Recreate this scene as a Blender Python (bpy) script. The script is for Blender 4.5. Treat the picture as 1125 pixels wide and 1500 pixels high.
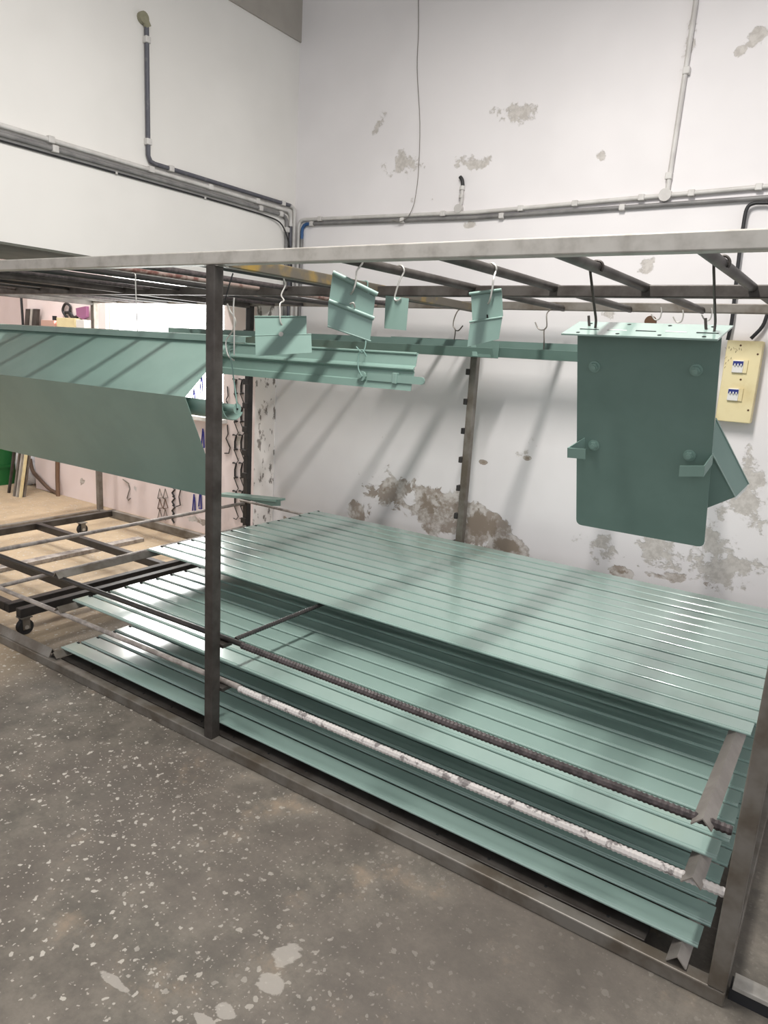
import bpy, bmesh, math, random
from mathutils import Vector, Matrix
random.seed(7)
for o in list(bpy.data.objects): bpy.data.objects.remove(o)
SC = bpy.context.scene
COL = SC.collection

# ------------------------------------------------------------------ camera
F = 1035.607
CAM = Vector((1.93827, -1.78065, 1.58738))
RR = Vector((0.82535623, 0.56156435, 0.05858809))     # image right
RD = Vector((0.16955078, -0.14753544, -0.97441563))   # image down
RF = Vector((-0.53855326, 0.81417367, -0.21698297))   # forward
cam = bpy.data.cameras.new('camera')
cam.sensor_fit = 'VERTICAL'; cam.sensor_height = 24.0; cam.lens = F / 1500 * 24.0
cam.clip_start = 0.02
camo = bpy.data.objects.new('camera', cam); COL.objects.link(camo)
M = Matrix.Identity(4)
for i in range(3):
    M[i][0] = RR[i]; M[i][1] = -RD[i]; M[i][2] = -RF[i]; M[i][3] = CAM[i]
camo.matrix_world = M
SC.camera = camo

# ------------------------------------------------------------------ light
W = bpy.data.worlds.new('world'); SC.world = W; W.use_nodes = True
bg = W.node_tree.nodes['Background']
bg.inputs[0].default_value = (0.94, 0.96, 1.0, 1); bg.inputs[1].default_value = 0.74
def area(name, loc, sx, sy, power, color, rot=(0, 0, 0)):
    l = bpy.data.lights.new(name, 'AREA'); l.shape = 'RECTANGLE'; l.size = sx; l.size_y = sy
    l.energy = power; l.color = color
    o = bpy.data.objects.new(name, l); o.location = loc; o.rotation_euler = rot
    COL.objects.link(o); return o
LAMP = Vector((0.90, -0.10, 3.67))
area('tube_light', LAMP, 0.16, 1.5, 98, (1.0, 0.97, 0.93))
LAMP_FILL = Vector((-3.4, 1.0, 4.4))
area('back_fill_light', LAMP_FILL, 0.16, 1.5, 115, (1.0, 0.97, 0.94))  # unseen lamp added to brighten the back room
SC.view_settings.view_transform = 'Standard'; SC.view_settings.look = 'None'
SC.view_settings.exposure = 0.33; SC.view_settings.gamma = 1.0
SC.view_settings.use_curve_mapping = False

# ------------------------------------------------------------------ pixel -> place (pixel ray cut with a plane the thing touches)
def ray(u, v): return RR * ((u - 562.5) / F) + RD * ((v - 750) / F) + RF
def ON(u, v, **k):
    (ax, val), = k.items(); i = 'xyz'.index(ax); D = ray(u, v)
    return CAM + D * ((val - CAM[i]) / D[i])
def ONP(u, v, P, n):
    D = ray(u, v); return CAM + D * ((Vector(P) - CAM).dot(n) / D.dot(n))

# ------------------------------------------------------------------ materials
def srgb(r, g, b):
    f = lambda c: ((c / 255 + .055) / 1.055) ** 2.4 if c > 10 else c / 255 / 12.92
    return (f(r), f(g), f(b), 1)
class NT:
    def __init__(s, name):
        s.m = bpy.data.materials.new(name); s.m.use_nodes = True
        s.t = s.m.node_tree; s.b = s.t.nodes['Principled BSDF']
        s.tc = s.t.nodes.new('ShaderNodeTexCoord')
    def n(s, ty, **k):
        x = s.t.nodes.new(ty)
        for a, v in k.items(): setattr(x, a, v)
        return x
    def l(s, a, b): s.t.links.new(a, b)
    def noise(s, scale, detail=4, rough=.6, vec=None, dist=0):
        x = s.n('ShaderNodeTexNoise'); x.inputs['Scale'].default_value = scale
        x.inputs['Detail'].default_value = detail; x.inputs['Roughness'].default_value = rough
        x.inputs['Distortion'].default_value = dist
        s.l(vec if vec else s.tc.outputs['Object'], x.inputs['Vector']); return x.outputs['Fac']
    def ramp(s, v, lo, hi, a=0., b=1.):
        x = s.n('ShaderNodeMapRange'); x.interpolation_type = 'SMOOTHSTEP'
        s.l(v, x.inputs[0])
        for i, q in enumerate((lo, hi, a, b)): x.inputs[i + 1].default_value = q
        return x.outputs[0]
    def math(s, op, a, b):
        x = s.n('ShaderNodeMath', operation=op)
        for i, q in enumerate((a, b)):
            if isinstance(q, (int, float)): x.inputs[i].default_value = q
            else: s.l(q, x.inputs[i])
        return x.outputs[0]
    def mix(s, f, a, b):
        x = s.n('ShaderNodeMix', data_type='RGBA')
        if isinstance(f, (int, float)): x.inputs[0].default_value = f
        else: s.l(f, x.inputs[0])
        for i, q in ((6, a), (7, b)):
            if isinstance(q, tuple): x.inputs[i].default_value = q
            else: s.l(q, x.inputs[i])
        return x.outputs[2]
    def col(s, c):
        if isinstance(c, tuple): s.b.inputs['Base Color'].default_value = c
        else: s.l(c, s.b.inputs['Base Color'])
    def setp(s, rough=.5, metal=0., coat=0., spec=None):
        s.b.inputs['Roughness'].default_value = rough; s.b.inputs['Metallic'].default_value = metal
        s.b.inputs['Coat Weight'].default_value = coat
        if spec is not None: s.b.inputs['Specular IOR Level'].default_value = spec
    def bump(s, h, strength=.3, dist=.01):
        x = s.n('ShaderNodeBump'); x.inputs['Strength'].default_value = strength; x.inputs['Distance'].default_value = dist
        s.l(h, x.inputs['Height']); s.l(x.outputs[0], s.b.inputs['Normal'])
def simple(name, c1, c2=None, scale=20, rough=.5, metal=0., coat=0., bump=0., detail=4, lo=.35, hi=.65, stretch=None):
    t = NT(name); t.setp(rough, metal, coat)
    if c2 is None: t.col(c1)
    else:
        vec = None
        if stretch:
            mp = t.n('ShaderNodeMapping'); mp.inputs['Scale'].default_value = stretch
            t.l(t.tc.outputs['Object'], mp.inputs['Vector']); vec = mp.outputs[0]
        f = t.noise(scale, detail, vec=vec); t.col(t.mix(t.ramp(f, lo, hi), c1, c2))
        if bump: t.bump(f, bump, .003)
    return t.m
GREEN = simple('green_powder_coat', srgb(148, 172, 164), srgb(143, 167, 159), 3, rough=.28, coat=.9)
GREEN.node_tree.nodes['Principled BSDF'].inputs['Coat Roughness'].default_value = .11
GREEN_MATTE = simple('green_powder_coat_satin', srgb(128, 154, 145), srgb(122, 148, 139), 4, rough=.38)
GREEN_SHADED = simple('green_powder_coat_shaded', srgb(106, 130, 122), srgb(100, 124, 116), 4, rough=.42)  # same green coat, darkened in colour for plates and channels in shade
STEEL = simple('galvanised_steel', srgb(186, 182, 175), srgb(150, 144, 136), 9, rough=.42, metal=.15, lo=.4, hi=.75, bump=.05)
STEEL_GREY = simple('grey_steel', srgb(160, 154, 148), srgb(134, 128, 122), 6, rough=.4, metal=.5)
STEEL_MID = simple('worn_mill_steel', srgb(128, 123, 116), srgb(96, 87, 76), 7, rough=.45, metal=.25, lo=.35, hi=.7, bump=.06)
STEEL_DARK = simple('dark_mill_steel', srgb(84, 80, 76), srgb(56, 50, 46), 8, rough=.5, metal=.4, lo=.3, hi=.7, bump=.08)
STEEL_YELLOW = simple('overspray_steel', srgb(98, 92, 82), srgb(150, 124, 62), 5, rough=.5, metal=.3, lo=.5, hi=.7)
BLACKP = simple('black_paint', srgb(34, 33, 33), srgb(52, 48, 46), 10, rough=.4)
REBAR = simple('rebar_steel', srgb(86, 78, 78), srgb(60, 54, 54), 40, rough=.55, metal=.3)
POWDER = simple('powder_crusted_rod', srgb(214, 208, 204), srgb(140, 134, 132), 30, rough=.8, lo=.52, hi=.62)
RODW = simple('pale_rod', srgb(182, 174, 168), srgb(140, 132, 126), 20, rough=.55, metal=.2)
RUST = simple('rusty_pipe', srgb(150, 130, 122), srgb(104, 66, 58), 14, rough=.7, lo=.45, hi=.6)
WIRE = simple('galvanised_wire', srgb(200, 198, 192), rough=.35, metal=.6)
WIREG = simple('coated_wire', srgb(120, 150, 142), rough=.4)
PVC = simple('painted_conduit', srgb(205, 202, 198), srgb(188, 184, 180), 8, rough=.5)
PVCG = simple('grey_conduit', srgb(132, 130, 128), srgb(112, 110, 110), 8, rough=.5)
PVCD = simple('dark_conduit', srgb(84, 84, 92), srgb(112, 110, 112), 30, rough=.5, lo=.5, hi=.8)
BLUE = simple('blue_conduit', srgb(46, 84, 130), rough=.5)
CABLE = simple('black_cable', srgb(34, 34, 36), rough=.5)
CREAM = simple('cream_metal', srgb(226, 212, 168), srgb(206, 186, 136), 6, rough=.55, lo=.45, hi=.8)
WHITEPL = simple('white_plastic', srgb(222, 220, 216), rough=.4)
NAVY = simple('navy_switch', srgb(40, 50, 120), rough=.4)
DARKHOLE = simple('dark_hole', srgb(18, 20, 20), rough=.9)
BROWNP = simple('brown_plastic', srgb(92, 62, 40), rough=.6)
BLUEHOOK = simple('blue_paint_hook', srgb(46, 48, 132), rough=.5)
RUBBER = simple('rubber', srgb(36, 36, 38), rough=.7)
BARRELG = simple('green_plastic', srgb(24, 96, 44), rough=.45)
PURPLE = simple('purple_cloth', srgb(150, 96, 130), rough=.9)
BAGW = simple('white_bag', srgb(222, 222, 226), srgb(190, 190, 196), 12, rough=.6)
def emis(name, c, s):
    t = NT(name); t.col((.8, .8, .8, 1)); t.b.inputs['Emission Color'].default_value = c; t.b.inputs['Emission Strength'].default_value = s
    return t.m
PANE = emis('daylit_window_pane', (1, 1, .98, 1), 7.0)
REDLED = emis('red_led', (1, .05, .03, 1), 2.0)
TUBE = emis('lamp_tube', (1, .97, .93, 1), 4.0)

YW = 2.27
def wall_material(name, base1, base2, deep, light, axis_y=True):
    """paint with peeled plaster patches; deep/light: (px, py, rpx, rpy, weight) on the wall plane y = YW"""
    t = NT(name); t.setp(.75, 0, 0, .3)
    geo = t.tc.outputs['Object']
    def mask(lst):
        acc = None
        for (u, v, ru, rv, wgt) in lst:
            c = ON(u, v, y=YW); rx = abs(ON(u + ru, v, y=YW).x - c.x); rz = abs(ON(u, v + rv, y=YW).z - c.z)
            mp = t.n('ShaderNodeMapping'); mp.inputs['Scale'].default_value = (1 / rx, 0, 1 / rz)
            mp.inputs['Location'].default_value = (-c.x / rx, 0, -c.z / rz)
            t.l(geo, mp.inputs['Vector'])
            ln = t.n('ShaderNodeVectorMath', operation='LENGTH'); t.l(mp.outputs[0], ln.inputs[0])
            r = t.n('ShaderNodeMapRange'); t.l(ln.outputs['Value'], r.inputs[0])
            for i, q in enumerate((0., 1.6, wgt, 0.)): r.inputs[i + 1].default_value = q
            acc = r.outputs[0] if acc is None else t.math('MAXIMUM', acc, r.outputs[0])
        return acc
    n1 = t.noise(5.5, 10, .66, dist=.6); n2 = t.noise(13, 8, .65); n3 = t.noise(1.3, 3)
    n4 = t.noise(30, 6, .7)
    base = t.mix(t.ramp(n3, .35, .65), base1, base2)
    h = None
    if light:
        ml = t.math('ADD', t.math('MULTIPLY', mask(light), .62), t.math('MULTIPLY', n2, .9))
        fl = t.ramp(ml, .83, .90)
        base = t.mix(t.math('MULTIPLY', fl, .75), base, t.mix(t.ramp(n4, .4, .6), srgb(196, 190, 182), srgb(170, 163, 154)))
        h = fl
    if deep:
        md = t.math('ADD', t.math('MULTIPLY', mask(deep), .80), t.math('MULTIPLY', n1, .9))
        fd = t.ramp(md, .855, .885)
        inner = t.ramp(t.math('ADD', md, t.math('MULTIPLY', n4, .25)), 1.16, 1.24)
        brown = t.mix(t.ramp(n2, .42, .62), srgb(160, 148, 138), srgb(208, 202, 197))
        brown = t.mix(inner, brown, srgb(146, 133, 120))
        base = t.mix(fd, base, brown)
        h = fd if h is None else t.math('MAXIMUM', fd, h)
    t.col(base)
    hh = t.math('MULTIPLY', n2, .12)
    if h is not None: hh = t.math('SUBTRACT', hh, h)
    t.bump(hh, .45, .006)
    return t.m
WALL_R = wall_material('peeling_white_paint', srgb(232, 228, 228), srgb(226, 222, 222),
    deep=[(570, 715, 60, 40, .8), (640, 745, 60, 45, .95), (700, 770, 60, 40, 1.0), (520, 750, 50, 30, .7), (740, 800, 45, 22, 1.0),
          (420, 760, 30, 14, .55), (912, 838, 30, 14, .8), (850, 850, 60, 16, .65), (708, 677, 8, 5, 1.0), (773, 671, 10, 6, 1.0), (1000, 850, 90, 14, .6)],
    light=[(555, 180, 22, 28, .85), (590, 240, 60, 40, .75), (690, 240, 55, 18, .8), (760, 165, 45, 28, .95), (730, 165, 25, 20, .7), (880, 228, 12, 12, 1.1),
           (1010, 60, 22, 60, .8), (1110, 50, 26, 28, .95), (1085, 75, 16, 12, .9), (950, 390, 22, 16, .95), (690, 330, 30, 10, .8), (620, 290, 60, 16, .6),
           (1085, 720, 70, 90, .92), (1060, 830, 90, 60, .95), (960, 810, 80, 50, .85), (880, 800, 60, 40, .75), (780, 640, 30, 30, .7), (760, 660, 20, 14, .8), (885, 460, 40, 20, .7),
           (1040, 790, 40, 60, .7), (860, 470, 20, 12, .6), (560, 640, 14, 16, .6)])
WALL_PLAIN = wall_material('white_painted_wall', srgb(230, 227, 222), srgb(224, 221, 216), [], [])
WALL_PINK = wall_material('pinkish_painted_wall', srgb(238, 224, 222), srgb(230, 214, 210), [(200, 715, 20, 18, .62), (120, 705, 10, 14, .7), (280, 760, 40, 12, .7)], [(350, 640, 20, 90, .6), (250, 740, 60, 20, .6)])
BEAMC = simple('grey_beam_plaster', srgb(172, 166, 158), srgb(164, 158, 150), 3, rough=.8)
SOFFIT = simple('grey_green_soffit', srgb(104, 104, 96), srgb(92, 92, 84), 4, rough=.8)
PEELSTRIP = simple('flaked_plaster', srgb(226, 222, 220), srgb(128, 122, 118), 16, rough=.85, lo=.55, hi=.62, bump=.4, detail=8, stretch=(1.4, 1, .6))
def floor_material():
    t = NT('worn_concrete_floor'); t.setp(.62, 0, 0, .35)
    big = t.noise(1.1, 5, .6); mid = t.noise(6, 10, .72); fine = t.noise(60, 4, .7)
    c = t.mix(t.ramp(mid, .32, .68), srgb(92, 88, 81), srgb(128, 121, 111))
    c = t.mix(t.ramp(big, .42, .62, 0, .6), c, srgb(98, 90, 84))
    c = t.mix(t.ramp(fine, .35, .7, 0, .28), c, srgb(92, 86, 80))
    c = t.mix(t.ramp(t.noise(3.1, 8, .7), .56, .72, 0, .5), c, srgb(158, 138, 116))
    # tan tone blended in towards the back room
    sx = t.n('ShaderNodeSeparateXYZ'); t.l(t.tc.outputs['Object'], sx.inputs[0])
    tan_f = t.ramp(t.math('ADD', sx.outputs[0], t.math('MULTIPLY', big, .8)), -1.6, -.5, 1, 0)
    c = t.mix(t.math('MULTIPLY', tan_f, .85), c, t.mix(t.ramp(mid, .35, .65), srgb(196, 174, 144), srgb(178, 158, 132)))
    # pale flecks
    def flecks(scale, thr, lo, hi):
        v = t.n('ShaderNodeTexVoronoi'); v.inputs['Scale'].default_value = scale; v.inputs['Randomness'].default_value = 1
        w = t.n('ShaderNodeTexNoise'); w.inputs['Scale'].default_value = scale * 1.3; t.l(t.tc.outputs['Object'], w.inputs['Vector'])
        mx = t.n('ShaderNodeMix', data_type='VECTOR'); mx.inputs[0].default_value = 1.1 / scale
        t.l(t.tc.outputs['Object'], mx.inputs[4]); t.l(w.outputs['Color'], mx.inputs[5]); t.l(mx.outputs[1], v.inputs['Vector'])
        d = t.ramp(v.outputs['Distance'], thr * .75, thr, 1, 0)
        rnd = t.n('ShaderNodeSeparateColor'); t.l(v.outputs['Color'], rnd.inputs[0])
        keep = t.ramp(t.math('ADD', rnd.outputs[0], t.math('MULTIPLY', t.noise(1.6, 4), 1.2)), lo, hi)
        return t.math('MULTIPLY', d, keep)
    left = t.ramp(t.math('ADD', sx.outputs[0], t.math('MULTIPLY', sx.outputs[1], .8)), -.9, 1.3, 1.0, .12)
    c = t.mix(t.math('MULTIPLY', flecks(38, .30, 1.2, 1.36), left), c, srgb(190, 184, 174))
    c = t.mix(t.math('MULTIPLY', flecks(90, .30, 1.24, 1.4), left), c, srgb(178, 170, 160))
    # worn pale patches of old screed
    pm = None
    for (u, v, ru, rv) in ((395, 1440, 40, 30), (330, 1480, 34, 22), (420, 1400, 30, 40), (300, 1495, 40, 14), (170, 1440, 60, 14)):
        q = ON(u, v, z=0); rx = abs(ON(u + ru, v, z=0).x - q.x); ry = abs(ON(u, v + rv, z=0).y - q.y)
        mp = t.n('ShaderNodeMapping'); mp.inputs['Scale'].default_value = (1 / rx, 1 / ry, 0); mp.inputs['Location'].default_value = (-q.x / rx, -q.y / ry, 0)
        t.l(t.tc.outputs['Object'], mp.inputs['Vector'])
        ln = t.n('ShaderNodeVectorMath', operation='LENGTH'); t.l(mp.outputs[0], ln.inputs[0])
        r = t.ramp(ln.outputs['Value'], 0, 1.7, 1, 0); pm = r if pm is None else t.math('MAXIMUM', pm, r)
    pk = t.ramp(t.math('ADD', t.math('MULTIPLY', pm, .55), t.math('MULTIPLY', t.noise(7, 9, .65, dist=.5), 1.1)), .86, .92)
    c = t.mix(t.math('MULTIPLY', pk, .7), c, srgb(168, 162, 154))
    t.col(c); t.bump(t.math('ADD', fine, mid), .25, .004)
    return t.m
FLOOR = floor_material()

# ------------------------------------------------------------------ mesh helpers
class MB:
    def __init__(s): s.bm = bmesh.new()
    def poly(s, pts): 
        return s.bm.faces.new([s.bm.verts.new(p) for p in pts])
    def box(s, lo, hi, bev=0.):
        b = bmesh.new(); r = bmesh.ops.create_cube(b, size=1)
        lo = Vector(lo); hi = Vector(hi)
        for v in b.verts: v.co = Vector([(lo[i] + hi[i]) / 2 + v.co[i] * (hi[i] - lo[i]) for i in range(3)])
        if bev: bmesh.ops.bevel(b, geom=b.edges[:], offset=bev, segments=2, affect='EDGES', profile=.5)
        s.add(b); return s
    def add(s, b, mat=None):
        if mat is not None: b.transform(mat)
        me = bpy.data.meshes.new('t'); b.to_mesh(me); b.free(); s.bm.from_mesh(me); bpy.data.meshes.remove(me)
    def obox(s, c, ax, ay, az):
        """box from centre and three half-axis vectors"""
        c = Vector(c); vs = []
        for sz in (-1, 1):
            for sy in (-1, 1):
                for sx in (-1, 1): vs.append(s.bm.verts.new(c + Vector(ax) * sx + Vector(ay) * sy + Vector(az) * sz))
        for f in ((0, 2, 3, 1), (4, 5, 7, 6), (0, 1, 5, 4), (2, 6, 7, 3), (0, 4, 6, 2), (1, 3, 7, 5)): s.bm.faces.new([vs[i] for i in f])
        return s
    def tube(s, pts, r, n=8, caps=True, rib=None):
        pts = [Vector(p) for p in pts]; rings = []
        up = Vector((0, 0, 1)); prev = None
        for i, p in enumerate(pts):
            d = (pts[min(i + 1, len(pts) - 1)] - pts[max(i - 1, 0)]).normalized()
            if prev is None:
                a = d.cross(up if abs(d.z) < .9 else Vector((1, 0, 0))).normalized()
            else: a = (prev - d * prev.dot(d)).normalized()
            prev = a; b = d.cross(a)
            rr = r if rib is None else r * rib(i)
            rings.append([s.bm.verts.new(p + a * (math.cos(2 * math.pi * k / n) * rr) + b * (math.sin(2 * math.pi * k / n) * rr)) for k in range(n)])
        for A, B in zip(rings, rings[1:]):
            for k in range(n): s.bm.faces.new([A[k], A[(k + 1) % n], B[(k + 1) % n], B[k]])
        if caps: s.bm.faces.new(rings[0][::-1]); s.bm.faces.new(rings[-1])
        return s
    def slab(s, pts, t):
        """plate: polygon pts extruded by vector t"""
        t = Vector(t); A = [s.bm.verts.new(Vector(p) - t / 2) for p in pts]; B = [s.bm.verts.new(Vector(p) + t / 2) for p in pts]
        s.bm.faces.new(A[::-1]); s.bm.faces.new(B); n = len(pts)
        for i in range(n): s.bm.faces.new([A[i], A[(i + 1) % n], B[(i + 1) % n], B[i]])
        return s
    def sheet(s, prof, x0, x1, th, axis='x'):
        """open polyline (y, z) given thickness th and extruded along x"""
        P = [Vector((p[0], p[1])) for p in prof]; L = []; Rr = []
        for i, p in enumerate(P):
            a = (P[i] - P[i - 1]).normalized() if i else None; b = (P[i + 1] - P[i]).normalized() if i < len(P) - 1 else None
            d = (a + b).normalized() if a and b and (a + b).length > 1e-4 else (a or b)
            n = Vector((-d.y, d.x)); L.append(p + n * th / 2); Rr.append(p - n * th / 2)
        loop = L + Rr[::-1]
        mk = (lambda q, x: Vector((x, q.x, q.y))) if axis == 'x' else (lambda q, x: Vector((q.x, x, q.y)))
        A = [s.bm.verts.new(mk(q, x0)) for q in loop]; B = [s.bm.verts.new(mk(q, x1)) for q in loop]; n = len(loop); m = len(P)
        for i in range(n): s.bm.faces.new([A[i], A[(i + 1) % n], B[(i + 1) % n], B[i]])
        for V in (A, B):
            for i in range(m - 1): s.bm.faces.new([V[i], V[i + 1], V[n - 2 - i], V[n - 1 - i]])
        return s
    def cyl(s, c, axis, r, h, n=16, r2=None):
        axis = Vector(axis).normalized(); c = Vector(c)
        a = axis.cross(Vector((0, 0, 1)) if abs(axis.z) < .9 else Vector((1, 0, 0))).normalized(); b = axis.cross(a)
        r2 = r if r2 is None else r2
        A = [s.bm.verts.new(c - axis * h / 2 + (a * math.cos(2 * math.pi * k / n) + b * math.sin(2 * math.pi * k / n)) * r) for k in range(n)]
        B = [s.bm.verts.new(c + axis * h / 2 + (a * math.cos(2 * math.pi * k / n) + b * math.sin(2 * math.pi * k / n)) * r2) for k in range(n)]
        s.bm.faces.new(A[::-1]); s.bm.faces.new(B)
        for k in range(n): s.bm.faces.new([A[k], A[(k + 1) % n], B[(k + 1) % n], B[k]])
        return s
    def build(s, name, mat, parent=None, smooth=False, kind=None):
        bmesh.ops.recalc_face_normals(s.bm, faces=s.bm.faces[:])
        me = bpy.data.meshes.new(name); s.bm.to_mesh(me); s.bm.free()
        me.materials.append(mat)
        if smooth:
            for p in me.polygons: p.use_smooth = True
            me.set_sharp_from_angle(angle=math.radians(40))
        o = bpy.data.objects.new(name, me); COL.objects.link(o)
        if parent is not None:
            o.parent = parent; o.matrix_parent_inverse = Matrix.Translation(parent.location).inverted()
        if kind: o['kind'] = kind
        return o
def tag(o, label, cat, group=None):
    o['label'] = label; o['category'] = cat
    if group: o['group'] = group
    return o
def thing(name, loc, label, cat, group=None):
    o = bpy.data.objects.new(name, None); o.empty_display_size = .05; o.location = loc; COL.objects.link(o)
    return tag(o, label, cat, group)
def smooth_path(pts, k=5):
    pts = [Vector(p) for p in pts]; out = []
    P = [pts[0]] + pts + [pts[-1]]
    for i in range(1, len(P) - 2):
        for j in range(k):
            t = j / k; a, b, c, d = P[i - 1], P[i], P[i + 1], P[i + 2]
            out.append(.5 * ((2 * b) + (c - a) * t + (2 * a - 5 * b + 4 * c - d) * t * t + (3 * b - a - 3 * c + d) * t ** 3))
    out.append(pts[-1]); return out
ORD = ['first', 'second', 'third', 'fourth', 'fifth', 'sixth', 'seventh', 'eighth', 'ninth', 'tenth', 'eleventh', 'twelfth', 'thirteenth', 'fourteenth', 'fifteenth', 'sixteenth', 'seventeenth', 'eighteenth', 'nineteenth']

# ------------------------------------------------------------------ structure
XC = -1.65
MB().box((-9, -6, -.1), (6, 4.5, 0)).build('floor', FLOOR, kind='structure')
MB().box((-1.86, YW, 0), (5, YW + .2, 5)).build('wall_right', WALL_R, kind='structure')
# back-room wall with the window opening
WX0, WX1, WZ0, WZ1 = -3.88, -2.35, 1.0, 2.45
b = MB(); b.box((-5.15, YW, 0), (WX0, YW + .2, 5)); b.box((WX1, YW, 0), (-1.86, YW + .2, 5)); b.box((WX0, YW, 0), (WX1, YW + .2, WZ0)); b.box((WX0, YW, WZ1), (WX1, YW + .2, 5))
b.build('wall_back', WALL_PINK, kind='structure')
MB().box((-8, YW + .55, 0), (-5.15, YW + .75, 5)).build('wall_recess', WALL_PINK, kind='structure')
MB().box((-5.15, YW + .2, 0), (-5.05, YW + .6, 5)).build('wall_return', WALL_PINK, kind='structure')
MB().box((-8.2, -3, 0), (-8, 3.1, 5)).build('wall_end', WALL_PINK, kind='structure')
MB().box((XC - .73, -5, 2.012), (XC, YW, 3.612)).build('wall_left', WALL_PLAIN, kind='structure')
MB().box((XC - .73, -5, 2.0), (XC - .001, YW, 2.0125)).build('trim_1', SOFFIT, kind='structure')
MB().box((XC - .73, -5, 3.612), (XC + .012, YW, 5)).build('trim_2', BEAMC, kind='structure')
MB().box((-2.0, YW - .006, 0), (-1.79, YW + .01, 2.0)).build('trim_3', PEELSTRIP, kind='structure')
MB().box((-8.2, -3.6, 5.0), (5, 3.1, 5.15)).build('ceiling', WALL_PLAIN, kind='structure')
w = bpy.data.objects.new('window_1', None); w['kind'] = 'structure'; w.location = (-3.2, YW, WZ0); COL.objects.link(w)
MB().box((WX0, YW + .1, WZ0), (WX1, YW + .11, WZ1)).build('window_pane', PANE, w)
b = MB()
for x in (WX0, WX1 - .05): b.box((x, YW + .04, WZ0), (x + .05, YW + .099, WZ1))
for z in (WZ0, WZ1 - .05): b.box((WX0 + .05, YW + .04, z), (WX1 - .05, YW + .099, z + .05))
b.build('window_frame', WHITEPL, w)
MB().box((WX0 - .04, YW - .06, WZ0 - .03), (WX1 + .04, YW + .1, WZ0)).build('window_sill', WHITEPL, w)

# ------------------------------------------------------------------ lamp above the rack and added back-room fill lamp (both out of frame)
for LP, lab in ((LAMP, 'white fluorescent batten lamp hanging above the rack'), (LAMP_FILL, 'white fluorescent batten lamp added unseen to brighten the back room')):
    lt = thing('tube_lamp', (LP.x, LP.y, LP.z), lab, 'lamp')
    MB().box((LP.x - .09, LP.y - .79, LP.z + .03), (LP.x + .09, LP.y + .79, LP.z + .09), .006).build('housing', WHITEPL, lt)
    for dx in (-.04, .04): MB().tube([(LP.x + dx, LP.y - .75, LP.z + .017), (LP.x + dx, LP.y + .75, LP.z + .017)], .013, 10).build('tube', TUBE, lt, True)
    for dy in (-.5, .5): MB().tube([(LP.x, LP.y + dy, LP.z + .08), (LP.x, LP.y + dy, 5.0)], .004, 6).build('suspension_rod', STEEL, lt)

# ------------------------------------------------------------------ rack
WT = .044; H = 1.9
XP = [1.872, -.022, -1.87, -3.74]; YB = 2.062; h = WT / 2
rack = thing('storage_rack', (-.022, 0, 0), 'long welded square-tube steel rack with crossbars overhead, slats stored inside', 'rack')
XL, XR = XP[-1] - h, XP[0] + h
MB().box((XL, 0, H - WT), (XR, WT, H), .004).build('top_rail', STEEL, rack)
MB().box((XL, .985, 1.848), (XR, .985 + WT, 1.892), .004).build('top_rail', STEEL_DARK, rack)
MB().box((XL, 2.04, 1.877), (XR, 2.04 + WT, 1.921), .004).build('top_rail', STEEL_MID, rack)
MB().box((XL, 0, 0), (XR, WT, WT), .004).build('bottom_rail', STEEL_MID, rack)
MB().box((XL, 2.04, 0), (XR, 2.04 + WT, WT), .004).build('bottom_rail', STEEL_MID, rack)
for i, x in enumerate(XP):
    for front in (True, False):
        y0 = 0 if front else 2.04
        top = H - WT - .001 if front else 1.876
        mt = (STEEL_MID if i == 0 else STEEL_DARK) if front else (STEEL_MID if i in (0, 1, 3) else BLACKP)
        p = MB().box((x - h, y0, WT), (x + h, y0 + WT, top), .004).build('post', mt, rack)
        if front:
            MB().box((x - .034, .004, top - .003), (x + .034, .055, top), .0005).build('cap_plate', STEEL, p)
            for z in ((.4400, .2545) if i < 2 else (.4075, .2255)):
                MB().box((x - .02, WT, z - .014), (x + (.02, .035, .115, .035)[i], WT + .05, z)).build('peg', STEEL_DARK, p)
        else:
            MB().box((x - .04, y0 - .01, top - .004), (x + .04, y0 + WT + .01, top)).build('cap_plate', STEEL_MID, p)
            for k in range(9):
                z = 1.692 - k * .1755
                if i == 1: MB().box((x - h - .018, y0 - .012, z - .018), (x - h + .004, y0 + .026, z + .018), .003).build('peg', BLACKP, p)
                elif i == 2: MB().box((x - h - .010, y0 - .012, z - .03), (x + h + .002, y0 + .004, z + .012), .003).build('peg', BLACKP, p)
    MB().box((x - h, WT, H - WT), (x + h, 2.04, H), .004).build('cross_tube', STEEL_YELLOW if i == 1 else STEEL_DARK, rack)
    if i in (0, 3): MB().box((x - h, WT, 0), (x + h, 2.04, WT), .004).build('bottom_rail', STEEL_MID, rack)
xb = [1.55, 1.195, .845, .487, -.205, -.56, -.75, -1.05, -1.36, -1.62, -2.1, -2.42, -2.75, -3.05, -3.4]
for k, x in enumerate(xb):
    r = .016 if k < 4 else .013
    mt = STEEL_DARK if k in (0, 1, 2, 3) else [BLACKP, REBAR, STEEL_DARK, BLACKP][k % 4]
    if k == 4: mt = BLACKP
    if k == 5: mt = REBAR
    if k == 6: mt = RUST
    MB().tube([(x, .02, 1.878), (x, 2.06, 1.888)], r, 10).build('crossbar', mt, rack, True)
MB().box((-1.12, .05, .03), (1.68, .125, .043), .002).build('ledge_plate', STEEL_DARK, rack)
for i in range(14):
    x = -.9 + i * .19
    MB().cyl((x, .075, .0433), (0, 0, 1), .005, .001, 8).build('bolt_hole', DARKHOLE, rack)

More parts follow.
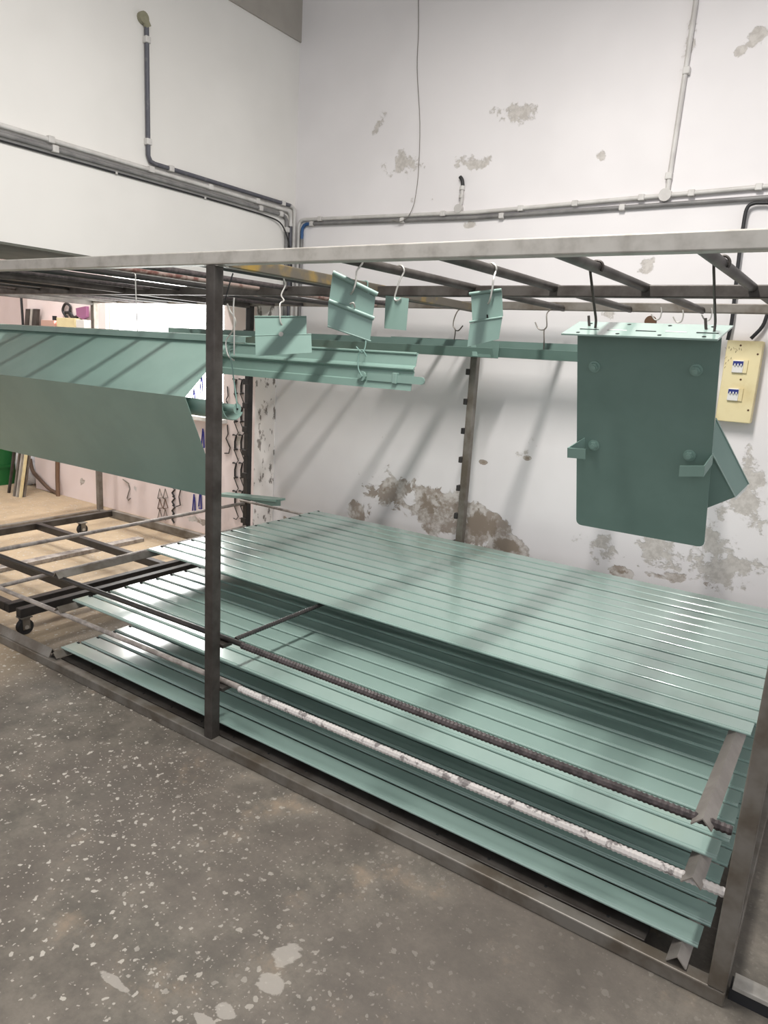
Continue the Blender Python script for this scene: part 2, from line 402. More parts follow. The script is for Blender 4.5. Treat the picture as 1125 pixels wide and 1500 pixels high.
# rods and angle bars that carry the slats
def rod(p0, p1, r, mat, name, label, cat, group=None, ribs=False):
    p0 = Vector(p0); p1 = Vector(p1); m = MB()
    if ribs:
        n = int((p1 - p0).length / .007); m.tube([p0.lerp(p1, i / n) for i in range(n + 1)], r, 8, rib=lambda i: 1.12 if i % 2 else .93)
    else: m.tube([p0, p1], r, 10)
    return tag(m.build(name, mat, None, not ribs), label, cat, group)
rod((.088, .072, .452), (1.838, .072, .452), .0125, REBAR, 'rebar_rod', 'dark ribbed rebar lying across the pegs in front of the upper slats', 'rod', ribs=True)
rod((-1.9, .072, .440), (.085, .082, .4505), .0115, BLACKP, 'support_rod', 'black rod running from the wheeled trolley side to the middle front post, upper level', 'rod')
rod((.078, .072, .266), (1.848, .072, .272), .0125, POWDER, 'support_rod', 'white powder-crusted rod in front of the middle slats', 'rod', ribs=True)
rod((-1.9, .072, .258), (.075, .082, .265), .0115, RODW, 'support_rod', 'pale grey rod above the trolley corner, lower level, ending at the middle post', 'rod')
rod((-1.858, .0455, .418), (-1.868, 2.030, .418), .0115, RODW, 'support_rod', 'pale rod crossing the rack depth above the trolley, upper of two', 'rod')
rod((-1.79, .0455, .236), (-1.85, 2.030, .236), .0115, RODW, 'support_rod', 'pale rod crossing the rack depth above the trolley, lower of two', 'rod')
rod((-1.9, 2.02, .438), (.0, 2.02, .430), .009, RODW, 'support_rod', 'thin pale rod along the wall side behind the upper slats', 'rod')
rod((.035, .092, .458), (.035, 2.0, .458), .009, BLACKP, 'support_rod', 'short black rod running under the upper slats from the middle post', 'rod', ribs=True)
def angle_bar(x, y0, y1, zr, mat, label, a=.025):
    o = MB().sheet([(x - a, zr - a), (x, zr), (x + a, zr - a)], y0, y1, .004, 'y').build('angle_bar', mat)
    return tag(o, label, 'angle bar', 'angle bars under the slat ends')
for (z, nm) in ((.476, 'upper'), (.302, 'middle'), (.075, 'lowest')):
    angle_bar(1.77, .035 if z > .1 else .01, 2.0, z, STEEL_GREY, 'inverted steel angle bar under the %s slats, beside the end post' % nm)
    angle_bar(-1.135, .05 if z > .1 else .02, 2.0, z, STEEL_MID, 'inverted steel angle bar under the %s slats, next to the trolley' % nm)
ab = MB().sheet([(.01, .0445), (.03, .085), (.052, .046)], -1.846, -1.158, .004).build('angle_bar', STEEL_MID)
tag(ab, 'short grey angle bar resting on the base rail beside the trolley', 'angle bar')

# ------------------------------------------------------------------ shutter slats
def slat_mesh(wd, L, name):
    prof = []; r = .0045
    for k in range(7):                      # rolled front edge
        a = math.radians(290 - k * 34); prof.append((.0022 + r + r * math.cos(a), -r + .001 + r * math.sin(a)))
    prof += [(.0105, -.0035), (.0125, -.0035), (.0150, 0)]
    prof += [(wd - .012, 0), (wd - .0085, -.006), (wd - .0035, -.009)]
    m = MB().sheet(prof, 0, L, .0012)
    bmesh.ops.recalc_face_normals(m.bm, faces=m.bm.faces[:])
    me = bpy.data.meshes.new(name); m.bm.to_mesh(me); m.bm.free(); me.materials.append(GREEN)
    return me
nm_ = MB().box((0, 0, 0), (.016, .008, .003)); bmesh.ops.recalc_face_normals(nm_.bm, faces=nm_.bm.faces[:])
notch_me = bpy.data.meshes.new('end_notch'); nm_.bm.to_mesh(notch_me); nm_.bm.free(); notch_me.materials.append(DARKHOLE)
def lay(y0, pitch, n, z, x0, L, gaps, label, group):
    me = slat_mesh(pitch, L, 'shutter_slat'); y = y0
    for i in range(n):
        if i in gaps: y += .007
        dx = random.uniform(-.006, .006) + (-.012 if i == 0 else 0)
        s = bpy.data.objects.new('shutter_slat', me); s.location = (x0 + dx, y, z + random.uniform(0, .0012) + (.003 if i % 2 else 0) * 0)
        COL.objects.link(s); tag(s, label(i, n), 'slat', group)
        c = bpy.data.objects.new('end_notch', notch_me); c.parent = s; c.location = (.012, pitch - .02, .0006); COL.objects.link(c)
        y += pitch
WD = lambda k: ORD[k]
lay(.588, .1020, 14, .4835, -1.142, 2.967, (5, 11), lambda i, n: 'pale green steel shutter slat, %s from the wall in the upper layer' % WD(n - 1 - i), 'slats of the upper layer')
lay(.145, .1000, 18, .309, -1.142, 2.967, (), lambda i, n: 'pale green steel shutter slat, %s back from the front rod in the middle layer' % WD(i), 'slats of the middle layer')
lay(.070, .1000, 19, .0825, -1.142, 2.962, (), lambda i, n: 'pale green steel shutter slat, %s in from the base rail in the lowest layer' % WD(i), 'slats of the lowest layer')

# ------------------------------------------------------------------ hanging things
BARZ = 1.862
def hook(path, r, mat, label, group='wire hooks on the crossbars', name='wire_hook', k=4):
    return tag(MB().tube(smooth_path(path, k), r, 6).build(name, mat, None, True), label, 'hook', group)
# big folded hood hanging over the trolley bay
hood = thing('folded_hood', (-1.4, .34, .9), 'long pale green folded sheet-metal hood with a forward crease, hanging over the trolley bay', 'hood')
MB().sheet([(.47, 1.598), (.22, 1.367), (.425, .905)], -2.9, -.41, .003).build('panel', GREEN_MATTE, hood)
MB().sheet([(.47, 1.5995), (.452, 1.602), (.452, 1.626), (.49, 1.63)], -2.9, -.30, .003).build('top_flange', GREEN_MATTE, hood)
for x in (-2.42, -1.05):
    hook([(x + .014, .47, 1.612), (x + .016, .462, 1.628), (x + .017, .458, 1.72), (x + .0165, .455, 1.84)] + [Vector((x + .0165 * math.cos(math.radians(a)), .455, 1.880 + .0165 * math.sin(math.radians(a)))) for a in range(-10, 215, 25)], .003, WIRE, 'pale wire hook carrying the folded green hood, %s' % ('at its trolley end' if x < -2 else 'nearer the middle post'))
tr = thing('rolled_bar', (-.35, .33, 1.28), 'green rolled bar with a round tube end hanging beside the middle post', 'bar')
MB().sheet([(.335 + .062 * math.cos(math.radians(a)), 1.345 + .062 * math.sin(math.radians(a))) for a in range(165, 345, 15)], -.62, -.245, .003).build('trough', GREEN_MATTE, tr, True)
MB().tube([(-.62, .315, 1.334), (-.205, .315, 1.334)], .017, 14).build('tube', GREEN_MATTE, tr, True)
MB().cyl((-.205, .315, 1.334), (1, 0, 0), .022, .006, 16).build('end_cap', GREEN_MATTE, tr)
MB().cyl((-.2015, .315, 1.334), (1, 0, 0), .005, .002, 10).build('bolt_hole', DARKHOLE, tr)
hook([ON(348, 598, y=.31), ON(343, 560, y=.305), ON(339, 530, y=.30), ON(336, 515, y=.30), ON(341, 512, y=.30)], .003, WIREG, 'green coated wire tied to the rolled bar tube end')
hook([ON(343, 520, y=.30), ON(343, 500, y=.30), ON(343, 475, y=.295), ON(342, 452, y=.29), ON(343, 436, y=.29)], .003, WIRE, 'white double-loop wire hook above the rolled bar')
hook([ON(343, 528, y=.31), ON(334, 520, y=.31), ON(331, 500, y=.31), ON(340, 486, y=.31), ON(345, 470, y=.3), ON(337, 455, y=.3), ON(333, 445, y=.29)], .003, WIRE, 'bent white wire twisted beside the double-loop hook')
hook([ON(328, 445, y=.29), ON(335, 420, y=.28), (-.205, .285, 1.864)], .003, CABLE, 'straight black wire hanging down beside the middle post')

# bottom-bar panel behind (with locking tab)
pb = thing('bottom_bar_panel', (-.6, .85, 1.43), 'long green shutter bottom bar with ribs and a sliding bolt tab at its end', 'panel')
y0 = .85
zt = lambda v: ON(604, v, y=y0).z
xe = ON(605, 545, y=y0).x
prof = [(y0 + .035, zt(517)), (y0 + .028, zt(521)), (y0 + .02, zt(536)), (y0 + .004, zt(539)), (y0 + .004, zt(543)), (y0 + .012, zt(545)), (y0 + .006, zt(561)), (y0 - .004, zt(562.5)), (y0 - .008, zt(573))]
MB().sheet(prof, -2.0, xe, .003).build('panel', GREEN_MATTE, pb)
MB().tube([(-2.0, y0 + .026, zt(518)), (xe - .002, y0 + .026, zt(518))], .006, 8).build('rib', GREEN_MATTE, pb, True)
MB().tube([(-2.0, y0 + .003, zt(541)), (xe + .002, y0 + .003, zt(541))], .006, 8).build('rib', GREEN_MATTE, pb, True)
tx0, tx1 = ON(538, 550, y=y0 - .01).x, ON(622, 556, y=y0 - .01).x
zc = ON(580, 555, y=y0 - .01).z
zA = zc + .0
m = MB(); m.slab([(tx0, y0 - .008, zc - .016), (tx1 - .015, y0 - .008, zc - .016), (tx1 - .004, y0 - .008, zc - .011), (tx1, y0 - .008, zc), (tx1 - .004, y0 - .008, zc + .011), (tx1 - .015, y0 - .008, zc + .016), (tx0, y0 - .008, zc + .016)], (0, .008, 0))
m.build('bolt_tab', GREEN_MATTE, pb)
sx_ = ON(577, 552, y=y0 - .02).x
MB().box((sx_ - .012, y0 - .018, zc - .022), (sx_ + .012, y0 + .004, zc + .026), .003).build('guide', GREEN_MATTE, pb)
kx = ON(531, 550, y=y0 - .01).x
MB().cyl((kx, y0 - .014, zc), (0, 1, 0), .022, .012, 12).cyl((kx, y0 - .024, zc), (0, 1, 0), .009, .01, 8).build('knob', GREEN_MATTE, pb)
hook([ON(531, 552, y=y0 - .02), ON(525, 540, y=y0 - .02), ON(525, 520, y=y0 - .02), ON(531, 513, y=y0 - .02), ON(537, 522, y=y0 - .01)], .0028, WIREG, 'green wire loop tied round the knob of the bottom bar')
hook([ON(522, 508, y=y0 - .02), ON(530, 516, y=y0 - .02), ON(535, 508, y=y0 - .01), ON(536, 490, y=y0), ON(536, 455, y=.86), ON(536, 436, y=.88), (.012, .9, 1.845), (.0045, .9, 1.87), (.0045, .9, 1.895), (-.002, .9, 1.9024), (-.02, .9, 1.9024), (-.042, .9, 1.9024), (-.0485, .9, 1.895), (-.0485, .9, 1.875)], .0028, WIREG, 'long pale green wire hook carrying the bottom bar')

# channels hanging from the rear rail
def channel(x0, x1, y, z, label, lip):
    t = thing('guide_channel', ((x0 + x1) / 2, y, z), label, 'channel')
    MB().sheet([(y - .022, z + .050), (y, z), (y + .06, z - .002), (y + .062, z + .088)], x0, x1, .0035).build('channel', GREEN_SHADED, t)
    for k in range(3):
        x = x1 - .25 - k * .42
        MB().cyl((x, y - .0022, z + .024), (0, 1, 0), .006, .002, 10).build('bolt_hole', DARKHOLE, t)
    if lip:
        m = MB(); m.slab([(x1 - .13, y - .006, z + .0), (x1 - .01, y - .006, z + .0), (x1 - .03, y - .006, z + .045), (x1 - .05, y - .006, z + .052), (x1 - .13, y - .006, z + .052)], (0, .006, 0)); m.build('end_plate', GREEN_SHADED, t)
        m = MB(); m.slab([(x1 - .15, y - .012, z + .10), (x1 - .12, y - .012, z + .10), (x1 - .09, y - .012, z + .002), (x1 - .12, y - .012, z + .002)], (0, .004, 0)); m.build('spacer', GREEN_MATTE, t)
    return t
channel(-2.6, .19, 1.862, 1.606, 'shaded green guide channel along the wall, ending in front of the pegged post', True)
channel(-.6, 1.15, 1.955, 1.613, 'shaded green guide channel hanging along the wall and reaching behind the bolted plate', False)
for (u, lab) in ((668, 'left of the box plate'), (795, 'right next to the box plate')):
    m = []
    P = lambda a, b: ON(a, b, y=1.965)
    if u == 668: pts = [P(664, 512), P(665, 500), P(667, 484), P(664, 478), P(665, 468), P(671, 455), (P(672, 450).x, 2.037, 1.885)]
    else: pts = [P(796, 520), P(797, 500), P(797, 484), P(801, 478), P(801, 460), (P(801, 452).x, 2.037, 1.885)]
    hook(pts, .0035, STEEL_MID, 'grey wire hook holding a guide channel, %s' % ('above the pegged post' if u == 668 else 'close to the bolted plate'), 'wire hooks on the rear rail')
    if u == 668: pts = [P(667, 484), P(672, 484), P(678, 477)]
    else: pts = [P(784, 472), P(789, 482), P(797, 483), P(801, 478)]
    hook(pts, .0035, STEEL_MID, 'bent tail of grey wire at the channel hook, %s' % ('above the pegged post' if u == 668 else 'close to the bolted plate'), 'wire tails on the rear rail')
for (u, v) in ((968, 462), (1000, 466), (1042, 463)):
    P = lambda a, b: ON(a, b, y=2.037)
    hook([P(u, v - 12), P(u + 1, v - 4), P(u - 2, v + 5), P(u - 9, v + 6), P(u - 14, v - 2)], .0035, WIRE, 'empty white wire hook on the rear rail beside the fuse box', 'empty hooks on the rear rail')

# small sample pieces
def quad_plate(name, pts, n, mat, parent, th=.002): return MB().slab(pts, Vector(n).normalized() * th).build(name, mat, parent)
def sample(name, P0, n, upper, lower, beads, label):
    n = Vector(n).normalized(); q = lambda p: ONP(p[0], p[1], P0, n)
    allp = [q(p) for p in upper + (lower or [])]; c = sum(allp, Vector()) / len(allp); zb = min(p.z for p in allp)
    t = thing(name, (c.x, c.y, zb), label, 'metal sample', 'paint samples on the crossbars')
    quad_plate('upper_panel' if lower else 'panel', [q(p) for p in upper], n, GREEN_MATTE, t)
    if lower: quad_plate('lower_panel', [q(p) + n * .004 for p in lower], n, GREEN_MATTE, t)
    for (a, b_, r) in beads:
        A, B = q(a) + n * r, q(b_) + n * r
        MB().tube([A, B], r, 10).build('rolled_edge', GREEN_MATTE, t, True)
    return t, q
fwd = lambda deg: Vector((math.sin(math.radians(deg)), -math.cos(math.radians(deg)), .06))
tA, qA = sample('slat_sample', (-.16, .52, 1.6), Vector((.5, -.8, .25)), [(373, 463), (449, 463), (449, 490), (374, 492)], [(374, 493), (456, 490), (457, 517), (375, 522)],
    [((373, 464), (449, 464), .003), ((374, 492), (456, 490), .0035)], 'two-panel green slat sample with a straight dark top edge, hanging over the bottom bar')
tB, qB = sample('slat_sample', (.48, .17, 1.7), fwd(35), [(487, 402), (550, 435), (546, 465), (482, 441)], [(481, 443), (546, 467), (542, 499), (480, 477)],
    [((488, 400), (553, 432), .0085), ((482, 441), (548, 467), .0075), ((480, 478), (543, 500), .003)], 'steeply tilted two-panel green slat sample with rolled tube edges')
tC, qC = sample('paint_sample', (.49, .40, 1.7), fwd(20), [(565, 433), (599, 437), (595, 484), (563, 481)], None, [], 'small plain rectangular green test plate on a wire')
tD, qD = sample('slat_sample', (.85, .40, 1.7), fwd(15), [(690, 431), (735, 424), (737, 463), (692, 471)], [(689, 474), (736, 466), (731, 497), (685, 508)],
    [((688, 431), (735, 425), .0055), ((688, 472), (736, 465), .004)], 'two-panel green slat sample whose lower panel has a cut corner')
def arc_over(bar_x, bar_y, r, side, a0=-25, a1=190):
    c = Vector((bar_x, bar_y, 1.878 + .01 * (bar_y - .02) / 2.04))
    return [c + Vector((side * r * math.cos(math.radians(a)), 0, r * math.sin(math.radians(a)))) for a in [a1 + (a0 - a1) * k / 9 for k in range(10)]]
def hook_on(bar_x, bar_y, pts, mat, label):
    loop = arc_over(bar_x, bar_y, .0190, 1 if Vector(pts[0]).x >= bar_x else -1)
    return hook(loop + [Vector(p) for p in pts], .0032, mat, label)
nA = Vector((.5, -.8, .25)).normalized() * .006
hook_on(-.205, .56, [qA((418, 418)), qA((412, 432)), qA((416, 440)), qA((411, 446)) + nA * 1.9, qA((411, 458)) + nA * 2.0, qA((411, 468)) + nA * 1.9, qA((412, 474)) + nA * 1.0, qA((414, 476)) - nA * .3], WIRE, 'white wire hook with a kink holding the two-panel sample over the bottom bar')
nB = fwd(35) * .012
hook_on(.487, .17, [qB((523, 398)) + nB * 1.5, qB((522, 409)) + nB * 1.8, qB((521, 417)) + nB * 1.8, qB((518, 426)) + nB * 1.5, qB((514, 431)) + nB * .1], WIRE, 'white wire hook through the steeply tilted sample')
MB_ = MB().tube(smooth_path([qB((513, 446)) + nB, qB((518, 445)) + nB * 1.6, qB((520, 451)) + nB]), .0032, 6).build('wire_end', WIRE, tB, True)
hook_on(.487, .42, [qC((585, 412)), qC((580, 428)), qC((578, 437)) , qC((582, 441)) + fwd(20) * .006, qC((588, 437)) + fwd(20) * .006], WIRE, 'white wire hook of the small plain test plate')
nD = fwd(15) * .010
hook_on(.845, .42, [qD((724, 410)) + nD * 1.5, qD((723, 420)) + nD * 1.6, qD((722, 427)) + nD * 1.6, qD((719, 440)) + nD * 1.2, qD((715, 445)) + nD * .1], WIRE, 'white wire hook of the sample with the cut corner')
MB().slab([qD((713, 461)) + nD * .3, qD((715, 461)) + nD * .3, qD((716, 467)) + nD * .3, qD((713, 467)) + nD * .3], fwd(15) * .002).build('slot', DARKHOLE, tD)
for (u, v, r) in ((412, 490, .010),): MB().cyl(qA((u, v)) + nA, nA, r, .002, 12).build('punched_hole', WIRE, tA)

# bolted bracket plate
TL = Vector((1.137, .49, 1.697)); tilt = math.atan2(.2, .65)
ux = Vector((1, 0, -.01)).normalized(); dn = Vector((0, math.sin(tilt), -math.cos(tilt))); nn = ux.cross(dn).normalized()
if nn.y > 0: nn = -nn
qP = lambda u, v, off=0.: ONP(u, v, TL + nn * off, nn) 
br = thing('bracket_plate', (1.34, .68, 1.03), 'large shaded green bolted bracket plate with a folded top flange and two side lugs', 'bracket')
def rounded(pts, rr=.012):
    out = []
    for i, (p, rd) in enumerate(pts):
        if not rd: out.append(p); continue
        a = (pts[i - 1][0] - p).normalized(); c = (pts[(i + 1) % len(pts)][0] - p).normalized()
        for k in range(6):
            t = k / 5; out.append((p + a * rr) * (1 - t) ** 2 + p * 2 * t * (1 - t) + (p + c * rr) * t * t)
    return out
pl = rounded([(qP(846, 484), 0), (qP(1057, 494), 0), (qP(1031, 802), 1), (qP(844, 768), 1)], .022)
MB().slab([p - nn * .003 for p in pl], nn * .006).build('plate', GREEN_SHADED, br)
fz = (qP(846, 486) + qP(1057, 494)) / 2
fdir = nn
cl = qP(846, 485); cr = qP(1057, 492)
L0_ = cl - ux * .03; R0_ = cr + ux * .012
upn = -dn
fl = [L0_ + fdir * .062 + ux * .0, R0_ + fdir * .062 - ux * .01, R0_ - fdir * .10 + ux * .0, L0_ - fdir * .10]
MB().slab([p + upn * .004 for p in fl], upn * .005).build('top_flange', GREEN, br)
for k in range(5):
    c = cl.lerp(cr, .09 + .205 * k) + upn * .0072
    MB().obox(c, ux * .03, fdir * .003, upn * .0007).build('weld_slot', DARKHOLE if k % 2 == 0 else WHITEPL, br)
for k in range(4):
    for s in (.042, -.075):
        c = cl.lerp(cr, .04 + .29 * k) + fdir * s + upn * .007
        MB().cyl(c, upn, .006, .0012, 10).build('bolt_hole', DARKHOLE, br)
for (u, v) in ((871, 537), (1020, 542), (870, 652), (1010, 667)):
    c = qP(u, v)
    bo = MB().cyl(c + nn * .001, nn, .019, .003, 20).build('washer', GREEN_MATTE, br)
    MB().cyl(c + nn * .007, nn, .0135, .011, 6).build('bolt_head', GREEN_MATTE, bo)
    MB().cyl(c + nn * .014, nn, .008, .006, 12).build('stud', GREEN_MATTE, bo)
# lugs: bent flat straps coming round the plate edges
e = qP(846, 655)
def strap(pts, wv, name='lug'):
    m = MB(); t_ = .0035
    for a, b_ in zip(pts, pts[1:]):
        d = (b_ - a).normalized(); n_ = d.cross(wv).normalized()
        m.obox((a + b_) / 2, (b_ - a) / 2 + d * t_ * .5, wv, n_ * t_ * .5)
    return m.build(name, GREEN_MATTE, br)
hw = upn * .018
p1 = qP(858, 645, .0) ; p2 = qP(832, 663, .05); p3 = qP(857, 665, .05)
strap([qP(857, 648, -.002), p2, p3], hw)
strap([qP(1043, 673, .0), qP(1031, 690, .05), qP(996, 690, .05)], hw)
# gusset behind
def gp(u, v, yy): return ON(u, v, y=yy)
g0 = [gp(1049, 612, .66), gp(1097, 708, .80), gp(1077, 728, .72), gp(1042, 664, .62)]
MB().slab(g0, (.002, .004, 0)).build('gusset', GREEN_MATTE, br)
g1 = [gp(1043, 664, .625), gp(1077, 728, .72), gp(1036, 744, .70)]
MB().slab(g1, (.0, .005, 0)).build('gusset_web', GREEN_SHADED, br)
MB().slab([gp(1097, 708, .80), gp(1077, 728, .72), gp(1076, 733, .80), gp(1092, 718, .83)], (0, .002, .002)).build('gusset_foot', GREEN, br)
MB().tube([gp(1049, 614, .657), gp(1097, 709, .797)], .0022, 6).tube([gp(1043, 664, .617), gp(1077, 728, .717)], .0022, 6).build('cut_edge', GREEN, br)
for (bx, u, u2) in ((1.195, 872, 867), (1.55, 1053, 1046)):
    by = ONP(u, 408 if bx < 1.3 else 402, (bx, 0, 0), Vector((1, 0, 0))).y
    by = max(.38, min(.62, by))
    low = cl.lerp(cr, .115 if bx < 1.3 else .94) - fdir * .02
    loop = arc_over(bx, by, .0200, -1, -15, 215)
    a_ = loop[-1]; b2_ = low + Vector((0, 0, .03))
    end = [a_.lerp(b2_, t_) for t_ in (.25, .5, .75, 1)] + [ low + Vector((0, 0, .0)), low + Vector((-.012, .02, -.02)), low + Vector((-.025, .02, .01)), low + Vector((-.032, .02, .045))]
    hook(loop + end, .0042, STEEL_DARK, 'thick dark wire hook carrying the bolted bracket plate, %s' % ('farther from the fuse box' if bx < 1.3 else 'nearer the fuse box'))

# green offcut on the rods at the rear
oc = thing('channel_offcut', (-1.7, 1.95, .45), 'short green channel offcut lying on the rods by the black rear post', 'offcut')
MB().slab([ON(326, 722, y=1.9), ON(411, 731, y=1.9), ON(411, 734, y=1.9), ON(326, 726, y=1.9)], (0, .1, 0)).build('web', GREEN_MATTE, oc)
MB().slab([ON(350, 729, y=1.86), ON(411, 732, y=1.86), ON(411, 741, y=1.86), ON(398, 741, y=1.86)], (0, .004, 0)).build('flange', GREEN_SHADED, oc)

# neighbouring base rail beside the end post
nb = thing('floor_rail', (2.3, .08, 0), 'galvanised floor rail with a shaded dark front beyond the end post', 'rail')
MB().box((1.905, .035, .036), (3.2, .085, .05), .002).build('top_plate', STEEL, nb)
MB().box((1.90, .04, 0), (3.2, .084, .036)).build('base', RUBBER, nb)  # black colour carries the shade on the rail's front face

# ------------------------------------------------------------------ trolley
tz = .15
trl = thing('trolley', (-2.4, .9, 0), 'low black steel trolley frame on castors, parked inside the rack', 'trolley')
X0, X1, Y0, Y1 = -3.28, -1.6, .12, 1.88
def bar(lo, hi, mat, name): return MB().box(lo, hi, .003).build(name, mat, trl)
bar((X1 - .045, Y0, tz - .05), (X1, Y1, tz), BLACKP, 'side_rail')
bar((X1 - .16, Y0, tz - .05), (X1 - .115, Y1, tz), BLACKP, 'side_rail')
bar((X0, Y0, tz - .05), (X0 + .045, Y1, tz), STEEL_DARK, 'side_rail')
bar((X0 + .045, Y0, tz - .05), (X1 - .16, Y0 + .045, tz), BLACKP, 'cross_rail')
bar((X0 + .045, .53, tz - .05), (X1 - .16, .575, tz), BLACKP, 'cross_rail')
bar((X0 + .045, 1.16, tz - .05), (X1 - .16, 1.205, tz), BLACKP, 'cross_rail')
bar((X0 + .045, Y1 - .045, tz - .05), (X1 - .16, Y1, tz), STEEL_MID, 'cross_rail')
for (cx, cy) in ((X1 - .02, Y0 + .03), (X0 + .06, Y1 - .34), (X1 - .02, Y1 - .1), (X0 + .06, Y0 + .06)):
    ca = MB().box((cx - .03, cy - .03, tz - .056), (cx + .03, cy + .03, tz - .05)).build('caster', STEEL_MID, trl)
    MB().box((cx - .022, cy - .02, .03), (cx - .017, cy + .02, tz - .056)).box((cx + .017, cy - .02, .03), (cx + .022, cy + .02, tz - .056)).build('fork', STEEL_MID, ca)
    MB().cyl((cx, cy, .042), (1, 0, 0), .042, .03, 20).build('wheel', RUBBER, ca, True)
    MB().cyl((cx, cy, .042), (1, 0, 0), .012, .048, 10).build('axle', STEEL, ca)

fs = MB().box((-2.78, .25, 0), (-2.70, 1.75, .03), .002).build('floor_bar', RODW)
tag(fs, 'pale steel bar lying on the tan floor under the trolley', 'bar')

# ------------------------------------------------------------------ conduits on the walls
def conduit(path, r, mat, label, clips=(), name='conduit_pipe', wall='x', k=1, clipmat=None):
    pts = [Vector(p) for p in path]
    t = thing(name, pts[len(pts) // 2], label, 'pipe' if name == 'conduit_pipe' else 'cable')
    MB().tube(smooth_path(pts, k) if k > 1 else pts, r, 10).build('pipe' if name == 'conduit_pipe' else 'cable', mat, t, True)
    for c in clips:
        c = Vector(c); s = r * 1.35
        MB().box(c - Vector((s, s, s)) , c + Vector((s, s, s)), r * .35).build('clip', clipmat or PVC, t)
    return t
xw = XC + .0165
def drop(t, path, r, mat, name='drop_pipe'):
    return MB().tube([Vector(p) for p in path], r, 10).build(name, mat, t, True)
pc = conduit([(xw, -3, 2.531), (xw, 2.165, 2.527), (xw, 2.19, 2.518), (xw, 2.204, 2.50), (xw, 2.207, 2.47), (xw, 2.207, 2.44)], .0125, PVC, 'upper pale conduit along the white wall, bending down into a dark pipe',
        [(xw, y, 2.53) for y in (.42, 1.02, 1.46, 1.87)])
drop(pc, [(xw, 2.207, 2.446), (xw, 2.207, 1.6)], .0125, PVCD)
MB().cyl((xw, 2.207, 2.44), (0, 0, 1), .0155, .022, 12).build('coupling', PVC, pc, True)
gc = conduit([(xw, -3, 2.493), (xw, 2.125, 2.490), (xw, 2.150, 2.481), (xw, 2.164, 2.463), (xw, 2.167, 2.44), (xw, 2.167, 1.6)], .0125, PVCG, 'grey conduit under the pale one on the white wall, dropping near the corner',
        [(xw, y, 2.492) for y in (.44, 1.9, 2.10)] + [(xw, 2.167, 2.40)])
dc = conduit([(xw, 1.005, 3.268), (xw, 1.005, 2.60), (xw, 1.02, 2.573), (xw, 1.05, 2.566), (xw, 2.20, 2.566)], .0125, PVCD, 'dark upright conduit on the white wall, turning along above the pale conduits',
        [(xw, 1.005, 3.18), (xw, 1.005, 2.67), (xw, 1.16, 2.566), (xw, 2.12, 2.566)])
drop(dc, [(xw, 2.19, 2.566), (xw, 2.22, 2.562), (xw, 2.238, 2.548), (xw, 2.244, 2.52), (xw, 2.244, 1.6)], .0125, PVC)
el = MB().cyl((XC + .012, .985, 3.28), (1, 0, 0), .03, .03, 14).cyl((xw, 1.0, 3.265), (0, .5, -.8), .02, .05, 12).build('pipe_elbow', simple('old_elbow', srgb(138, 134, 112), rough=.7), None)
tag(el, 'grubby elbow fitting on top of the upright dark conduit', 'fitting')
cb = [Vector((XC + .008, -3, 2.465))]
for (u, v) in ((0, 199), (60, 220), (110, 234), (170, 248), (240, 266), (300, 285), (360, 307)):
    p = ON(u, v, x=XC + .008); p.z = min(p.z, 2.463); cb.append(p)
for (u, v, dx) in ((392, 317, .012), (410, 326, .028), (419, 342, .042), (424, 360, .043), (427, 385, .043), (427, 430, .043)):
    p = ON(u, v, x=XC + dx); p.z = min(p.z, 2.46); cb.append(p)
conduit(cb, .005, CABLE, 'thin black cable sagging below the conduits on the white wall', [cb[4] , cb[6]], 'power_cable', k=4)
yw_ = YW - .0153
RW = lambda u, v: ON(u, v, y=yw_)
UP = [RW(466, 321), RW(700, 311), RW(1125, 273)]; UP.append(UP[2] + (UP[2] - UP[1]).normalized() * 1.5)
def zat(x):
    for p_, q_ in zip(UP, UP[1:]):
        if x <= q_.x or q_ is UP[-1]: return p_.z + (q_.z - p_.z) * (x - p_.x) / (q_.x - p_.x)
def zlo(x): return zat(x) - .0295 - .021 * max(0, min(1, (x + .2) / 1.57))
x1c, x2c = -1.598, -1.567
zh = zat(-1.53)
conduit([(x1c, yw_, 1.6), (x1c, yw_, zh - .05), (x1c + .004, yw_, zh - .026), (x1c + .017, yw_, zh - .008), (x1c + .042, yw_, zat(x1c + .042)), UP[1], UP[2], UP[3]], .012, PVC, 'upper white conduit along the peeling wall, rising from the corner',
        [(RW(u, 305).x, yw_, zat(RW(u, 305).x)) for u in (470, 650, 763, 842, 938, 1010, 1107)])
xj = -1.49
lowx = [xj, -1.0, -.2, .4, .9, UP[2].x, UP[3].x]
conduit([(x, yw_, zlo(x)) for x in lowx], .0115, PVCG, 'lower grey conduit along the peeling wall',
        [(RW(u, 318).x, yw_, zlo(RW(u, 318).x)) for u in (590, 735, 910)] + [(xj + .012, yw_, zlo(xj + .012))])
zb_ = zlo(xj)
b_ = conduit([(x2c, yw_, zb_ - .10), (x2c, yw_, zb_ - .05), (x2c + .004, yw_, zb_ - .026), (x2c + .017, yw_, zb_ - .008), (x2c + .042, yw_, zlo(x2c + .042)), (xj + .004, yw_, zlo(xj))], .0115, BLUE, 'short bright blue conduit bend in the wall corner')
drop(b_, [(x2c, yw_, zb_ - .096), (x2c, yw_, 1.6)], .0115, PVCG)
conduit([RW(1022, -40), RW(1019, 5), RW(978, 278)], .0125, PVC, 'white upright conduit above the round junction box', [RW(1006, 104), RW(980, 258)])
jb = tag(MB().cyl(RW(975, 286), (0, 1, 0), .032, .035, 20).build('junction_box', PVC, None, True), 'round white junction box where the upright conduit meets', 'junction box')
tp = thing('pipe_stub', RW(675, 300), 'short white pipe stub with a dark open end above the conduits', 'pipe')
